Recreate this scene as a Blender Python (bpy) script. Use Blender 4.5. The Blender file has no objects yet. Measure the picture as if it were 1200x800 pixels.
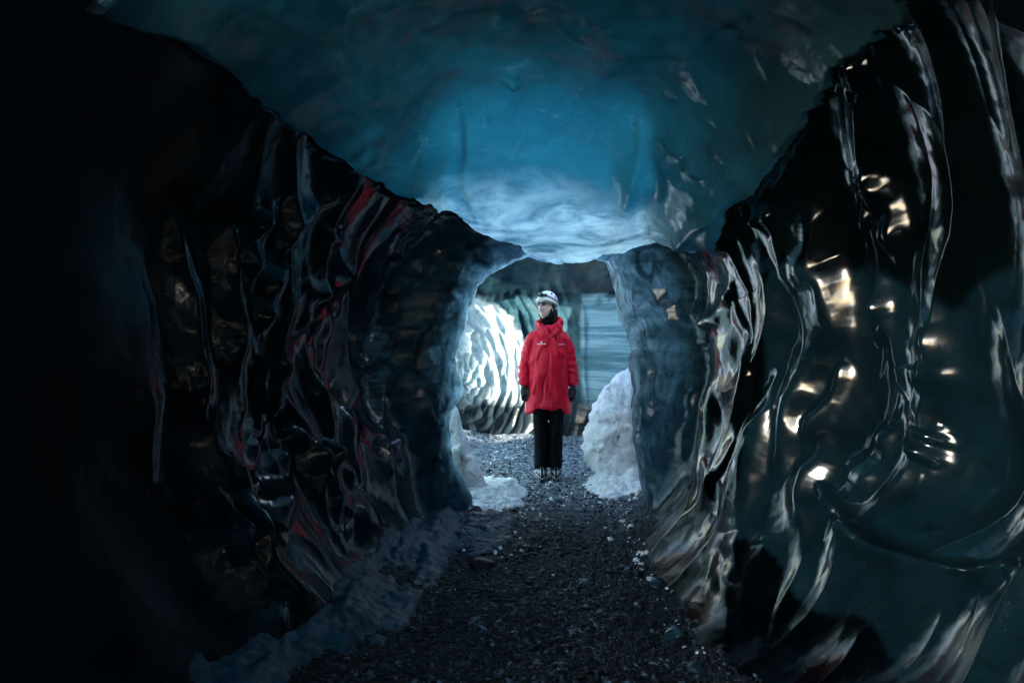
import bpy, bmesh, math, random
import numpy as np
from mathutils import Vector, Matrix

# ------------------------------------------------------------------ camera, world, sun, exposure
sc = bpy.context.scene
CAM_H = 1.42
FPX = 800.0            # focal length in pixels of the 1200 px wide photograph (24 mm)
HOR = 385.0            # row of the horizon in the photograph
cam_d = bpy.data.cameras.new("camera")
cam = bpy.data.objects.new("camera", cam_d)
sc.collection.objects.link(cam)
cam.location = (0, 0, CAM_H)
cam.rotation_euler = (math.radians(90), 0, 0)
cam_d.lens = 24
cam_d.sensor_width = 36
cam_d.shift_y = -15.0 / 1200.0
cam_d.clip_start = 0.05
cam_d.clip_end = 3000
sc.camera = cam

SUN_EL = math.radians(15)
SUN_AZ = math.radians(231)       # direction towards the sun, clockwise from +Y seen from above
sun_dir = Vector((math.sin(SUN_AZ) * math.cos(SUN_EL), math.cos(SUN_AZ) * math.cos(SUN_EL), math.sin(SUN_EL)))
w = bpy.data.worlds.new("World")
sc.world = w
w.use_nodes = True
wn = w.node_tree
bg = wn.nodes["Background"]
sky = wn.nodes.new("ShaderNodeTexSky")
sky.sky_type = 'NISHITA'
sky.sun_disc = False
sky.sun_elevation = SUN_EL
sky.sun_rotation = SUN_AZ
wn.links.new(sky.outputs[0], bg.inputs[0])
bg.inputs[1].default_value = 0.15
sky.ozone_density = 2.5
sky.air_density = 1.0
sky.dust_density = 0.8
sd = bpy.data.lights.new("sun", 'SUN')
sd.energy = 2.0
sd.angle = math.radians(0.5)
sd.color = (1.0, 0.93, 0.81)
so = bpy.data.objects.new("sun", sd)
sc.collection.objects.link(so)
so.location = (0, -4, 6)
so.rotation_euler = (-sun_dir).to_track_quat('-Z', 'Y').to_euler()
sc.view_settings.view_transform = 'Standard'
sc.view_settings.look = 'None'
sc.view_settings.gamma = 1.0
sc.view_settings.exposure = 3.7
sc.cycles.use_denoising = True
sc.cycles.max_bounces = 8
sc.cycles.diffuse_bounces = 5
sc.cycles.glossy_bounces = 4
sc.cycles.transmission_bounces = 4
sc.cycles.sample_clamp_indirect = 6.0
sc.cycles.caustics_reflective = False
sc.cycles.caustics_refractive = False

rng = np.random.default_rng(7)
random.seed(7)
COL = sc.collection


# ------------------------------------------------------------------ numpy noise helpers
_perm = rng.permutation(4096).astype(np.int64)
_perm = np.concatenate([_perm, _perm])
_grad = rng.normal(size=(4096, 3))
_grad /= np.linalg.norm(_grad, axis=1)[:, None]
_jit = rng.random((4096, 3))


def _h(ix, iy, iz):
    return _perm[(_perm[(_perm[ix & 4095] + iy) & 4095] + iz) & 4095]


def perlin(x, y, z):
    x = np.asarray(x, float); y = np.asarray(y, float) + 0 * x; z = np.asarray(z, float) + 0 * x
    ix = np.floor(x).astype(np.int64); iy = np.floor(y).astype(np.int64); iz = np.floor(z).astype(np.int64)
    fx, fy, fz = x - ix, y - iy, z - iz
    u = fx ** 3 * (fx * (fx * 6 - 15) + 10); v = fy ** 3 * (fy * (fy * 6 - 15) + 10); t = fz ** 3 * (fz * (fz * 6 - 15) + 10)
    out = 0
    for dx in (0, 1):
        wx = u if dx else 1 - u
        for dy in (0, 1):
            wy = v if dy else 1 - v
            for dz in (0, 1):
                wz = t if dz else 1 - t
                g = _grad[_h(ix + dx, iy + dy, iz + dz)]
                out = out + wx * wy * wz * (g[..., 0] * (fx - dx) + g[..., 1] * (fy - dy) + g[..., 2] * (fz - dz))
    return out * 1.6


def fbm(x, y, z, n=3, s=1.0):
    r = 0; a = 1.0
    for i in range(n):
        r = r + a * perlin(np.asarray(x) * s + 17 * i, np.asarray(y) * s - 9 * i, np.asarray(z) * s + 5 * i)
        a *= 0.5; s *= 2.0
    return r


def worley(u, v, seed=0):
    """F1 and F2 of a jittered cell pattern in the plane"""
    iu = np.floor(u).astype(np.int64); iv = np.floor(v).astype(np.int64)
    f1 = np.full(u.shape, 9.0); f2 = np.full(u.shape, 9.0)
    for du in (-1, 0, 1):
        for dv in (-1, 0, 1):
            h = _h(iu + du, iv + dv, np.full(iu.shape, seed))
            cx = iu + du + 0.12 + 0.76 * _jit[h, 0]; cy = iv + dv + 0.12 + 0.76 * _jit[h, 1]
            d = np.hypot(u - cx, v - cy)
            f2 = np.minimum(f2, np.maximum(d, f1)); f1 = np.minimum(f1, d)
    return f1, f2


def sstep(a, b, x):
    t = np.clip((x - a) / (b - a), 0, 1)
    return t * t * (3 - 2 * t)


def proj(x, y, z):
    yy = np.maximum(y, 0.2)
    return 600 + FPX * x / yy, HOR - FPX * (z - CAM_H) / yy


def at(px, py, Y):
    return Vector(((px - 600) / FPX * Y, Y, CAM_H - (py - HOR) / FPX * Y))


# ------------------------------------------------------------------ object helpers
def mesh_obj(name, verts, faces, mat=None, parent=None, smooth=True, loc=None):
    """verts (n,3), faces (m,k) array (k = 3 or 4) or list of lists"""
    me = bpy.data.meshes.new(name)
    if isinstance(faces, np.ndarray):
        v = np.asarray(verts, np.float32); f = faces.astype(np.int32)
        me.vertices.add(len(v)); me.vertices.foreach_set("co", v.ravel())
        k = f.shape[1]
        me.loops.add(f.size); me.loops.foreach_set("vertex_index", f.ravel())
        me.polygons.add(len(f)); me.polygons.foreach_set("loop_start", np.arange(0, f.size, k, dtype=np.int32))
        me.update(calc_edges=True)
    else:
        me.from_pydata([tuple(p) for p in verts], [], faces)
    if smooth:
        me.polygons.foreach_set("use_smooth", np.ones(len(me.polygons), bool))
    me.update()
    o = bpy.data.objects.new(name, me)
    COL.objects.link(o)
    if mat: me.materials.append(mat)
    if parent: o.parent = parent
    if loc is not None: o.location = loc
    return o


def tag(o, label=None, cat=None, group=None, kind=None):
    if label: o["label"] = label
    if cat: o["category"] = cat
    if group: o["group"] = group
    if kind: o["kind"] = kind
    return o


def grid_faces(nu, nv, wrap=False):
    i = np.arange(nu - 1)[:, None]; j = np.arange(nv if wrap else nv - 1)[None, :]
    j2 = (j + 1) % nv
    a = i * nv + j; b = i * nv + j2; c = (i + 1) * nv + j2; d = (i + 1) * nv + j
    return np.stack([a, b, c, d], -1).reshape(-1, 4)


def sub_mesh(V, F, mask, name, mat, parent=None):
    f = F[mask]
    idx = np.unique(f)
    m = np.full(len(V), -1, np.int64); m[idx] = np.arange(len(idx))
    return mesh_obj(name, V[idx], m[f], mat, parent)


# ------------------------------------------------------------------ materials
class M:
    """small node-tree writer"""
    def __init__(s, name):
        s.m = bpy.data.materials.new(name); s.m.use_nodes = True
        s.t = s.m.node_tree; s.n = s.t.nodes
        s.out = s.n["Material Output"]; s.p = s.n["Principled BSDF"]
        s.tc = s.n.new("ShaderNodeTexCoord"); s.co = s.tc.outputs["Object"]

    def link(s, a, b): s.t.links.new(a, b)

    def mapping(s, scale=(1, 1, 1), rot=(0, 0, 0)):
        mp = s.n.new("ShaderNodeMapping"); s.link(s.co, mp.inputs[0])
        mp.inputs["Scale"].default_value = scale; mp.inputs["Rotation"].default_value = rot
        return mp.outputs[0]

    def noise(s, scale, detail=4, rough=0.55, dist=0.0, vec=None):
        nd = s.n.new("ShaderNodeTexNoise"); s.link(vec or s.co, nd.inputs["Vector"])
        nd.inputs["Scale"].default_value = scale; nd.inputs["Detail"].default_value = detail
        nd.inputs["Roughness"].default_value = rough; nd.inputs["Distortion"].default_value = dist
        return nd.outputs["Fac"]

    def voro(s, scale, feature='F1', vec=None):
        nd = s.n.new("ShaderNodeTexVoronoi"); s.link(vec or s.co, nd.inputs["Vector"])
        nd.feature = feature; nd.inputs["Scale"].default_value = scale
        return nd.outputs["Distance"]

    def ramp(s, fac, stops, interp='LINEAR'):
        r = s.n.new("ShaderNodeValToRGB"); s.link(fac, r.inputs[0]); r.color_ramp.interpolation = interp
        e = r.color_ramp.elements
        while len(e) < len(stops): e.new(0.5)
        for k, (p, c) in enumerate(stops):
            e[k].position = p
            e[k].color = (c, c, c, 1) if isinstance(c, (int, float)) else (*c, 1)
        return r.outputs[0]

    def math(s, op, a, b=None, clamp=False):
        nd = s.n.new("ShaderNodeMath"); nd.operation = op; nd.use_clamp = clamp
        for k, x in enumerate((a, b)):
            if x is None: continue
            if isinstance(x, (int, float)): nd.inputs[k].default_value = x
            else: s.link(x, nd.inputs[k])
        return nd.outputs[0]

    def mix(s, fac, a, b):
        nd = s.n.new("ShaderNodeMix"); nd.data_type = 'RGBA'
        if isinstance(fac, (int, float)): nd.inputs[0].default_value = fac
        else: s.link(fac, nd.inputs[0])
        for k, x in ((6, a), (7, b)):
            if isinstance(x, tuple): nd.inputs[k].default_value = (*x, 1)
            else: s.link(x, nd.inputs[k])
        return nd.outputs[2]

    def bump(s, h, strength=0.3, dist=0.01, normal=None):
        nd = s.n.new("ShaderNodeBump"); s.link(h, nd.inputs["Height"])
        nd.inputs["Strength"].default_value = strength; nd.inputs["Distance"].default_value = dist
        if normal: s.link(normal, nd.inputs["Normal"])
        return nd.outputs[0]

    def setp(s, **k):
        for a, v in k.items():
            a = a.replace("_", " ")
            i = s.p.inputs[a]
            if hasattr(v, "links"): s.link(v, i)
            elif isinstance(v, tuple): i.default_value = (*v, 1) if len(v) == 3 else v
            else: i.default_value = v


def sep_z(m):
    g = m.n.new("ShaderNodeNewGeometry"); s = m.n.new("ShaderNodeSeparateXYZ")
    m.link(g.outputs["Position"], s.inputs[0])
    return s.outputs


def mat_wall(name, base0, base1, rough0, rough1, clean=None, matte=False, translucent=0.0, tcol=(0.1, 0.4, 0.5), ior=1.5, bump=1.0):
    m = M(name)
    big = m.noise(1.6, 5, 0.6, 0.8)
    col = m.mix(m.ramp(big, [(0.35, 0.0), (0.68, 1.0)]), base0, base1)
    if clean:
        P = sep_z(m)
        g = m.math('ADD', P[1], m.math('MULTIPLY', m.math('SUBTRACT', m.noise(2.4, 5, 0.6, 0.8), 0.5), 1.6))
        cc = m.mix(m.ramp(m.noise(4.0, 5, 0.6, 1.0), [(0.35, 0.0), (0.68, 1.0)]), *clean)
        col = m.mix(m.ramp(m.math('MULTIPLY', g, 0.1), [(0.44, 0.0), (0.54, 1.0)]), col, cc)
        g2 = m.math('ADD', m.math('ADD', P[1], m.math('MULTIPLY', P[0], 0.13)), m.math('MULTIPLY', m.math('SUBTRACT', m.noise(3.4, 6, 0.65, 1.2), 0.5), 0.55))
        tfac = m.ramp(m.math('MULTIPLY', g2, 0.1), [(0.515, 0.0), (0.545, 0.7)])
    # fine suspended ash in thin beds
    bed = m.noise(7.0, 6, 0.7, 1.2, m.mapping((0.6, 0.6, 3.2)))
    col = m.mix(m.ramp(bed, [(0.52, 0.0), (0.7, 0.7)]), col, (0.0004, 0.0007, 0.001))
    # bubbles
    bub = m.voro(95)
    col = m.mix(m.math('MULTIPLY', m.ramp(bub, [(0.05, 1.0), (0.16, 0.0)]), m.ramp(m.noise(5, 3), [(0.56, 0.0), (0.74, 0.2)])), col, (0.1, 0.17, 0.2))
    r = m.ramp(m.noise(3.5, 4, 0.6, 0.5), [(0.3, rough0), (0.7, rough1)])
    if clean:      # grit dulls the foot of the wall
        foot = m.ramp(m.math('ADD', P[2], m.math('MULTIPLY', m.noise(5, 5, 0.65, 0.6), 0.6)), [(0.45, 1.0), (1.0, 0.0)])
        m.link(m.math('SUBTRACT', 0.5, m.math('MULTIPLY', foot, 0.46)), m.p.inputs["Specular IOR Level"])
    if matte:      # ash film dulls the ice towards the cave mouth
        film = m.ramp(m.math('MULTIPLY', m.math('ADD', P[1], m.math('MULTIPLY', m.noise(2.5, 5, 0.6, 0.6), 0.5)), 0.1), [(0.24, 1.0), (0.30, 0.0)])
        r = m.math('ADD', r, m.math('MULTIPLY', film, 0.5))
        m.link(m.math('SUBTRACT', m.math('SUBTRACT', 0.5, m.math('MULTIPLY', foot, 0.2)), m.math('MULTIPLY', film, 0.28)), m.p.inputs["Specular IOR Level"])
    b = m.bump(m.noise(7, 2, 0.5, 0.4), 0.18 * bump, 0.02)
    b = m.bump(m.noise(70, 2, 0.5), 0.10 * bump, 0.002, b)
    m.setp(Base_Color=col, Roughness=r, IOR=ior, Normal=b)
    if translucent > 0:
        tr = m.n.new("ShaderNodeBsdfTranslucent")
        tr.inputs[0].default_value = (*tcol, 1)
        m.link(b, tr.inputs["Normal"])
        mx = m.n.new("ShaderNodeMixShader"); mx.inputs[0].default_value = translucent
        if clean:
            m.link(tfac, mx.inputs[0])
            veil = m.noise(6, 6, 0.7, 1.5, m.mapping((1, 1, 0.5)))
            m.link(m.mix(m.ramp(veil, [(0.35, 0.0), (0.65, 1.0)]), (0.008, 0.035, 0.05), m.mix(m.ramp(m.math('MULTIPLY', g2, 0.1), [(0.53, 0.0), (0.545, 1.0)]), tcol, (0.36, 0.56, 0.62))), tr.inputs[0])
        m.link(m.p.outputs[0], mx.inputs[1]); m.link(tr.outputs[0], mx.inputs[2])
        m.link(mx.outputs[0], m.out.inputs[0])
    return m.m


CLEAN = ((0.004, 0.02, 0.03), (0.03, 0.085, 0.115))
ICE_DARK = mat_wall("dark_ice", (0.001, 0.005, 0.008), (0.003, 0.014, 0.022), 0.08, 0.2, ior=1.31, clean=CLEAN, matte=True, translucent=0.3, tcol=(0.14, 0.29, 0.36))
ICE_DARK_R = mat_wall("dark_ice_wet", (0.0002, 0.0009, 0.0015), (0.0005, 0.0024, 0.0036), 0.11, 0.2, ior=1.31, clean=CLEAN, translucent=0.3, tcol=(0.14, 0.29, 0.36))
ICE_ARCH = mat_wall("grey_blue_ice", (0.006, 0.02, 0.03), (0.03, 0.07, 0.09), 0.15, 0.3, ior=1.31)


def mat_ceiling():
    m = M("clear_blue_ice")
    pos = m.noise(1.1, 5, 0.6, 1.5)
    streak = m.noise(3.0, 6, 0.65, 2.2, m.mapping((1.0, 0.5, 2.5)))
    tint = m.mix(m.ramp(pos, [(0.3, 0.0), (0.7, 1.0)]), (0.006, 0.088, 0.112), (0.018, 0.155, 0.18))
    tint = m.mix(m.ramp(streak, [(0.6, 0.0), (0.76, 0.35)]), tint, (0.2, 0.4, 0.45))
    tint = m.mix(m.ramp(m.noise(4.5, 6, 0.7, 1.0), [(0.6, 0.0), (0.78, 0.55)]), tint, (0.02, 0.09, 0.13))
    sp = m.voro(150)
    tint = m.mix(m.ramp(sp, [(0.06, 0.5), (0.2, 0.0)]), tint, (0.4, 0.6, 0.65))
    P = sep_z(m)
    darkened = m.math('ADD', P[0], m.math('MULTIPLY', m.math('SUBTRACT', m.noise(1.8, 5, 0.65, 0.8), 0.5), 0.9))  # light fall-off towards both sides, painted as darker tint
    tint = m.mix(m.ramp(m.math('MULTIPLY', darkened, 0.5), [(0.36, 0.0), (0.62, 0.93)]), tint, (0.003, 0.012, 0.018))
    tint = m.mix(m.ramp(m.math('MULTIPLY', darkened, -0.5), [(0.2, 0.0), (0.55, 0.85)]), tint, (0.003, 0.014, 0.022))
    glow = m.math('MULTIPLY', m.ramp(m.math('MULTIPLY', P[1], 0.1), [(0.42, 0.0), (0.52, 1.0)]), m.ramp(m.noise(2.2, 6, 0.6, 1.6, m.mapping((1, 1, 3))), [(0.38, 0.15), (0.62, 0.95)]))  # pale glow of light above the arch, painted into the tint
    tint = m.mix(glow, tint, (0.6, 0.76, 0.68))
    vm = m.n.new("ShaderNodeVectorMath"); vm.operation = 'ADD'
    nz = m.n.new("ShaderNodeTexNoise"); m.link(m.co, nz.inputs["Vector"]); nz.inputs["Scale"].default_value = 2.0; nz.inputs["Detail"].default_value = 4
    m.link(m.co, vm.inputs[0]); m.link(nz.outputs["Color"], vm.inputs[1])
    crack = m.voro(1.7, 'DISTANCE_TO_EDGE', vm.outputs[0])
    tint = m.mix(m.math('MULTIPLY', m.ramp(crack, [(0.0, 0.16), (0.02, 0.0)]), m.ramp(m.noise(1.7, 3), [(0.54, 0.0), (0.66, 1.0)])), tint, (0.2, 0.4, 0.45))
    b = m.bump(m.noise(7, 4, 0.55, 0.6), 0.25, 0.02)
    b = m.bump(m.noise(70, 3, 0.6), 0.2, 0.003, b)
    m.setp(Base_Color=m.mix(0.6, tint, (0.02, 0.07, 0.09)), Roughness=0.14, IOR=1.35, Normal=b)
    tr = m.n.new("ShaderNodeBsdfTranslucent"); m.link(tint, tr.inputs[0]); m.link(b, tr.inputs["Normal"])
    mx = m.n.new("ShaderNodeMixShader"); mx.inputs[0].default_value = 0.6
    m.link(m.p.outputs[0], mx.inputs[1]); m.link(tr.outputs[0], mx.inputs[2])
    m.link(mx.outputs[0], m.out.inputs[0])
    return m.m


def mat_snow(name="snow", c0=(0.76, 0.79, 0.82), c1=(0.86, 0.87, 0.88), dirt=0.6, dc=(0.05, 0.06, 0.07)):
    m = M(name)
    d = m.ramp(m.noise(9, 6, 0.7, 0.6), [(0.5, 0.0), (0.68, dirt)])
    col = m.mix(m.noise(3, 4), c0, c1)
    col = m.mix(d, col, dc)
    b = m.bump(m.noise(22, 6, 0.65), 0.5, 0.02)
    b = m.bump(m.noise(120, 2), 0.3, 0.004, b)
    m.setp(Base_Color=col, Roughness=0.45, IOR=1.31, Normal=b)
    return m.m


def mat_gravel():
    m = M("black_gravel")
    n1 = m.noise(30, 5, 0.7)
    col = m.ramp(n1, [(0.3, (0.001, 0.003, 0.005)), (0.6, (0.004, 0.009, 0.014)), (0.75, (0.03, 0.06, 0.08))])
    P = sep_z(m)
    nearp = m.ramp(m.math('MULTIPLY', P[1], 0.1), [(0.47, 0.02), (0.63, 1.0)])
    ice = m.math('MULTIPLY', nearp, m.ramp(m.noise(14, 6, 0.75, 0.5), [(0.38, 0.0), (0.6, 1.0)]))  # rime, spread thicker by the arch to paint in its light pool
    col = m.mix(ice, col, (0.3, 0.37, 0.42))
    b = m.bump(m.voro(55), 0.8, 0.012)
    b = m.bump(m.noise(140, 4, 0.7), 0.7, 0.006, b)
    r = m.ramp(m.noise(45, 4, 0.7), [(0.33, 0.3), (0.5, 0.75)])
    m.setp(Base_Color=col, Roughness=r, IOR=1.33, Specular_IOR_Level=0.35, Normal=b)
    return m.m


def mat_back():
    """far wall: strata on the right, clean pale ice on the left, black ash bed above, dark foot"""
    m = M("far_wall_ice")
    P = sep_z(m)
    warp = m.math('MULTIPLY', m.math('SUBTRACT', m.noise(1.6, 5, 0.6, 0.6), 0.5), 0.22)
    z = m.math('ADD', P[2], warp)
    band = m.noise(1.0, 6, 0.62, 0.35, m.mapping((0.5, 0.5, 9.0)))
    strata = m.ramp(band, [(0.28, (0.014, 0.05, 0.07)), (0.45, (0.06, 0.14, 0.18)), (0.55, (0.13, 0.24, 0.29)), (0.7, (0.05, 0.12, 0.155))])
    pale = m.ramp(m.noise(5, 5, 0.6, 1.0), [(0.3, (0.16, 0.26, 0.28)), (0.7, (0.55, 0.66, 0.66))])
    at_ = m.n.new("ShaderNodeAttribute"); at_.attribute_name = "ice_kind"
    sx = m.n.new("ShaderNodeSeparateColor"); m.link(at_.outputs["Color"], sx.inputs[0])
    teal = m.ramp(m.noise(3.2, 5, 0.6, 0.8), [(0.35, (0.006, 0.024, 0.034)), (0.6, (0.022, 0.06, 0.075)), (0.75, (0.07, 0.085, 0.08))])
    col = m.mix(sx.outputs[1], teal, strata)
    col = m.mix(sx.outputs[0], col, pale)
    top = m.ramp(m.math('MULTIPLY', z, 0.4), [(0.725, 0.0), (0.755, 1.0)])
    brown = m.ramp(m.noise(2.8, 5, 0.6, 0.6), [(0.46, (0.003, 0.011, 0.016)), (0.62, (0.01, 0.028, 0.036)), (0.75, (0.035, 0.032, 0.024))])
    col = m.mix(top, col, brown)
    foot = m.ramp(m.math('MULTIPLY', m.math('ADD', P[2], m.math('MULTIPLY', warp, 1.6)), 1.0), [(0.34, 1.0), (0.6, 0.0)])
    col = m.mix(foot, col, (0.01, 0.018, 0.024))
    b = m.bump(m.noise(14, 5, 0.6, 0.5), 0.3, 0.015)
    b = m.bump(band, 0.35, 0.02, b)
    dull = m.math('SUBTRACT', 1.0, sx.outputs[0])
    dull = m.math('MAXIMUM', dull, top)
    m.setp(Base_Color=col, Roughness=m.math('ADD', 0.16, m.math('MULTIPLY', dull, 0.3)), Specular_IOR_Level=m.math('SUBTRACT', 0.5, m.math('MULTIPLY', dull, 0.38)), IOR=1.33, Normal=b)
    return m.m


def mat_simple(name, col, rough=0.5, bumps=None, var=0.12, vs=12, metal=0.0, spec=None, coat=0.0):
    # plain worn surface
    m = M(name)
    dark = tuple(c * (1 - var * 2) for c in col)
    m.setp(Base_Color=m.mix(m.noise(vs, 5, 0.6), dark, col), Roughness=rough, Metallic=metal)
    if coat: m.setp(Coat_Weight=coat)
    if spec is not None: m.setp(Specular_IOR_Level=spec)
    if bumps: m.setp(Normal=m.bump(m.noise(bumps[0], 4, 0.6), bumps[1], bumps[2]))
    return m.m


ICE_CEIL = mat_ceiling()
SNOW = mat_snow()
SNOW_OUT = mat_snow("outside_snow", dirt=0.1)
ICE_SKIRT = mat_snow("frozen_slush", (0.003, 0.026, 0.042), (0.011, 0.06, 0.09), 0.95, (0.002, 0.006, 0.01))
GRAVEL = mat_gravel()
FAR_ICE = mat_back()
ROCK = mat_simple("wet_basalt", (0.009, 0.012, 0.015), 0.55, (40, 0.6, 0.01), 0.3, 9, spec=0.25)

# ------------------------------------------------------------------ relief traced on the walls (crest lines, widths in cm-like units)
# each: points in photograph pixels, half width (px), height (m)
R_RIBS = [
    ([(879,278),(897,300),(920,322),(924,341),(926,367),(924,405),(918,420),(927,439),(920,472),(916,484),(910,524),(894,568),(884,594),(868,622)], 16, .075),
    ([(864,352),(871,367),(886,390),(894,412),(894,439),(882,472),(878,484),(870,532),(860,556),(838,568)], 9, .065),
    ([(862,335),(850,360),(840,376),(826,399)], 9, .06),
    ([(954,227),(969,247),(973,274),(967,307),(986,322),(990,345),(992,379),(984,405),(968,432),(952,470),(940,512),(930,545),(926,576)], 16, .085),
    ([(1000,420),(1002,439),(992,466),(972,494),(954,520),(942,550)], 8, .05),
    ([(1025,204),(1040,210),(1051,225),(1061,247),(1064,292),(1062,310)], 9, .06),
    ([(1022,215),(1029,236),(1033,251),(1028,290),(1031,322)], 8, .04),
    ([(1040,322),(1046,337),(1049,367),(1040,395)], 9, .045),
    ([(890,252),(905,243),(922,237)], 8, .04),
    ([(958,556),(970,576),(980,596),(1000,612),(1016,630),(1036,648),(1068,662),(1108,668),(1140,675),(1168,677),(1210,673)], 12, .10),
    ([(972,500),(974,542),(962,556),(952,584),(950,640),(944,680),(928,708),(912,742)], 11, .075),
    ([(1056,500),(1048,516),(1036,540),(1012,572),(988,584)], 12, .05),
    ([(1100,506),(1092,524),(1080,546)], 9, .05),
    ([(818,455),(814,480),(804,540),(810,578)], 7, .05),
    ([(842,450),(840,480),(836,528),(838,568),(840,606)], 8, .055),
    ([(820,632),(826,660),(818,708)], 8, .035),
    ([(846,640),(848,682),(856,720),(852,758)], 8, .045),
    ([(872,624),(862,660),(850,690)], 9, .04),
    ([(748,300),(755,325),(750,345),(750,368)], 5, .05),
    ([(764,335),(777,345),(786,357),(790,380)], 6, .05),
    ([(757,440),(762,470),(758,505),(752,540),(757,600)], 8, .05),
    ([(900,640),(905,700),(895,760)], 12, .04),
    ([(1100,380),(1120,420),(1115,470)], 20, .03),
]
L_RIBS = [
    ([(315,245),(304,264),(289,286),(291,309),(290,338)], 8, .05),
    ([(386,230),(360,241),(338,264),(324,288)], 7, .045),
    ([(398,258),(386,279),(381,292)], 6, .035),
    ([(326,311),(315,331),(308,358),(300,386)], 7, .045),
    ([(382,320),(371,342),(356,356),(354,372),(345,390)], 7, .05),
    ([(379,331),(377,358),(375,395),(373,430)], 6, .045),
    ([(418,301),(398,320),(388,342),(386,367)], 6, .045),
    ([(525,224),(499,241),(480,256),(461,279),(450,303)], 6, .05),
    ([(484,268),(469,286),(461,307)], 5, .035),
    ([(495,301),(476,328),(450,346)], 6, .045),
    ([(521,294),(502,309),(491,333)], 5, .04),
    ([(463,365),(450,388),(435,414),(424,429),(412,432),(403,459),(398,494)], 6, .05),
    ([(459,380),(456,410),(428,440)], 5, .035),
    ([(504,376),(484,391),(472,414),(480,440),(483,457)], 5, .045),
    ([(458,429),(442,444),(437,470),(439,490),(446,525),(454,559),(462,587)], 6, .05),
    ([(338,414),(322,425),(311,451),(311,487)], 7, .045),
    ([(360,400),(360,421),(364,455),(379,489),(394,502)], 7, .045),
    ([(249,588),(259,626),(274,656),(291,679),(307,709)], 9, .08),
    ([(259,540),(277,570),(289,615),(300,645),(315,664),(345,684)], 8, .06),
    ([(300,504),(289,525),(291,562),(287,587)], 7, .04),
    ([(321,525),(326,559),(322,600),(321,630)], 13, .06),
    ([(334,506),(360,529),(366,551),(377,566)], 7, .055),
    ([(375,520),(390,547),(412,564)], 7, .055),
    ([(457,506),(464,530),(469,549)], 5, .03),
    ([(390,585),(390,622),(397,634),(409,600)], 6, .04),
    ([(405,450),(397,487),(412,540),(420,564)], 6, .045),
    ([(491,450),(501,484),(508,515),(512,550)], 5, .04),
    ([(272,270),(273,340),(273,425),(280,480)], 8, .035),
    ([(205,270),(212,330),(222,400),(228,470)], 12, .04),
    ([(150,300),(160,420),(170,560)], 14, .035),
    ([(420,580),(440,640),(436,700)], 10, .05),
    ([(330,690),(322,740),(322,800)], 12, .05),
    ([(30,620),(60,690),(110,740),(160,770)], 14, .04),
    ([(505,400),(497,430),(500,455)], 5, .03),
    ([(540,300),(528,330),(520,365)], 5, .035),
]
C_RIBS = [   # folds in the blue ceiling
    ([(533,120),(530,160),(527,205),(545,250)], 8, .05),
    ([(757,130),(757,180),(752,235),(745,275)], 8, .06),
    ([(375,180),(390,160),(420,150),(440,130)], 7, .03),
    ([(405,190),(420,170),(428,140)], 6, .03),
    ([(478,172),(462,200),(455,215)], 6, .03),
    ([(545,262),(552,230),(575,215)], 7, .03),
    ([(610,220),(660,205),(705,215),(735,245)], 7, .022),
    ([(600,255),(640,232),(690,240),(720,262)], 7, .022),
    ([(785,145),(800,146),(815,158),(842,190)], 7, .05),
    ([(842,150),(868,170),(884,215)], 8, .03),
    ([(855,240),(830,250),(815,275),(800,284)], 7, .04),
    ([(604,70),(598,92)], 6, .02), ([(562,122),(575,116)], 5, .015),
]


def relief(V, P, ribs, taper=True):
    """height of the traced crest lines at the vertices whose projections are P"""
    out = np.zeros(len(P))
    wob = 3.0 * perlin(V[:, 0] * 7, V[:, 1] * 7, V[:, 2] * 7)
    for pts, wd, amp in ribs:
        p = np.array(pts, float)
        # resample smoothly
        s = np.r_[0, np.cumsum(np.hypot(*np.diff(p, axis=0).T))]
        t = np.linspace(0, s[-1], max(4, int(s[-1] / 7)))
        q = np.stack([np.interp(t, s, p[:, 0]), np.interp(t, s, p[:, 1])], 1)
        for _ in range(2):
            q[1:-1] = 0.25 * q[:-2] + 0.5 * q[1:-1] + 0.25 * q[2:]
        R = wd * 5
        lo = q.min(0) - R; hi = q.max(0) + R
        m = np.nonzero((P[:, 0] > lo[0]) & (P[:, 0] < hi[0]) & (P[:, 1] > lo[1]) & (P[:, 1] < hi[1]))[0]
        if not len(m): continue
        A = P[m]; best = np.full(len(m), 1e9); par = np.zeros(len(m)); side = np.zeros(len(m))
        for k in range(len(q) - 1):
            a = q[k]; d = q[k + 1] - a; L2 = d @ d
            if L2 < 1e-6: continue
            u = np.clip(((A - a) @ d) / L2, 0, 1)
            r = A - a - u[:, None] * d
            dd = np.hypot(r[:, 0], r[:, 1])
            c = dd < best
            best[c] = dd[c]; par[c] = ((k + u) / (len(q) - 1))[c]
            side[c] = np.sign(d[0] * r[:, 1] - d[1] * r[:, 0])[c]
        sd = best * side + wob[m] * (wd / 12.0)
        ww = wd * (0.75 + 0.5 * np.sin(par * math.pi)) * (1.0 + 0.35 * np.tanh(sd / wd))
        prof = 1.0 / (1.0 + (np.abs(sd) / ww) ** 2.2)
        prof *= sstep(R, R * 0.55, best)
        env = np.sin(np.clip(par, 0.02, 0.98) * math.pi) ** 0.4 if taper else 1
        env = env * (0.8 + 0.25 * np.sin(par * 11 + p[0, 0]))
        out[m] = np.maximum(out[m], amp * prof * env)
    return out


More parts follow.
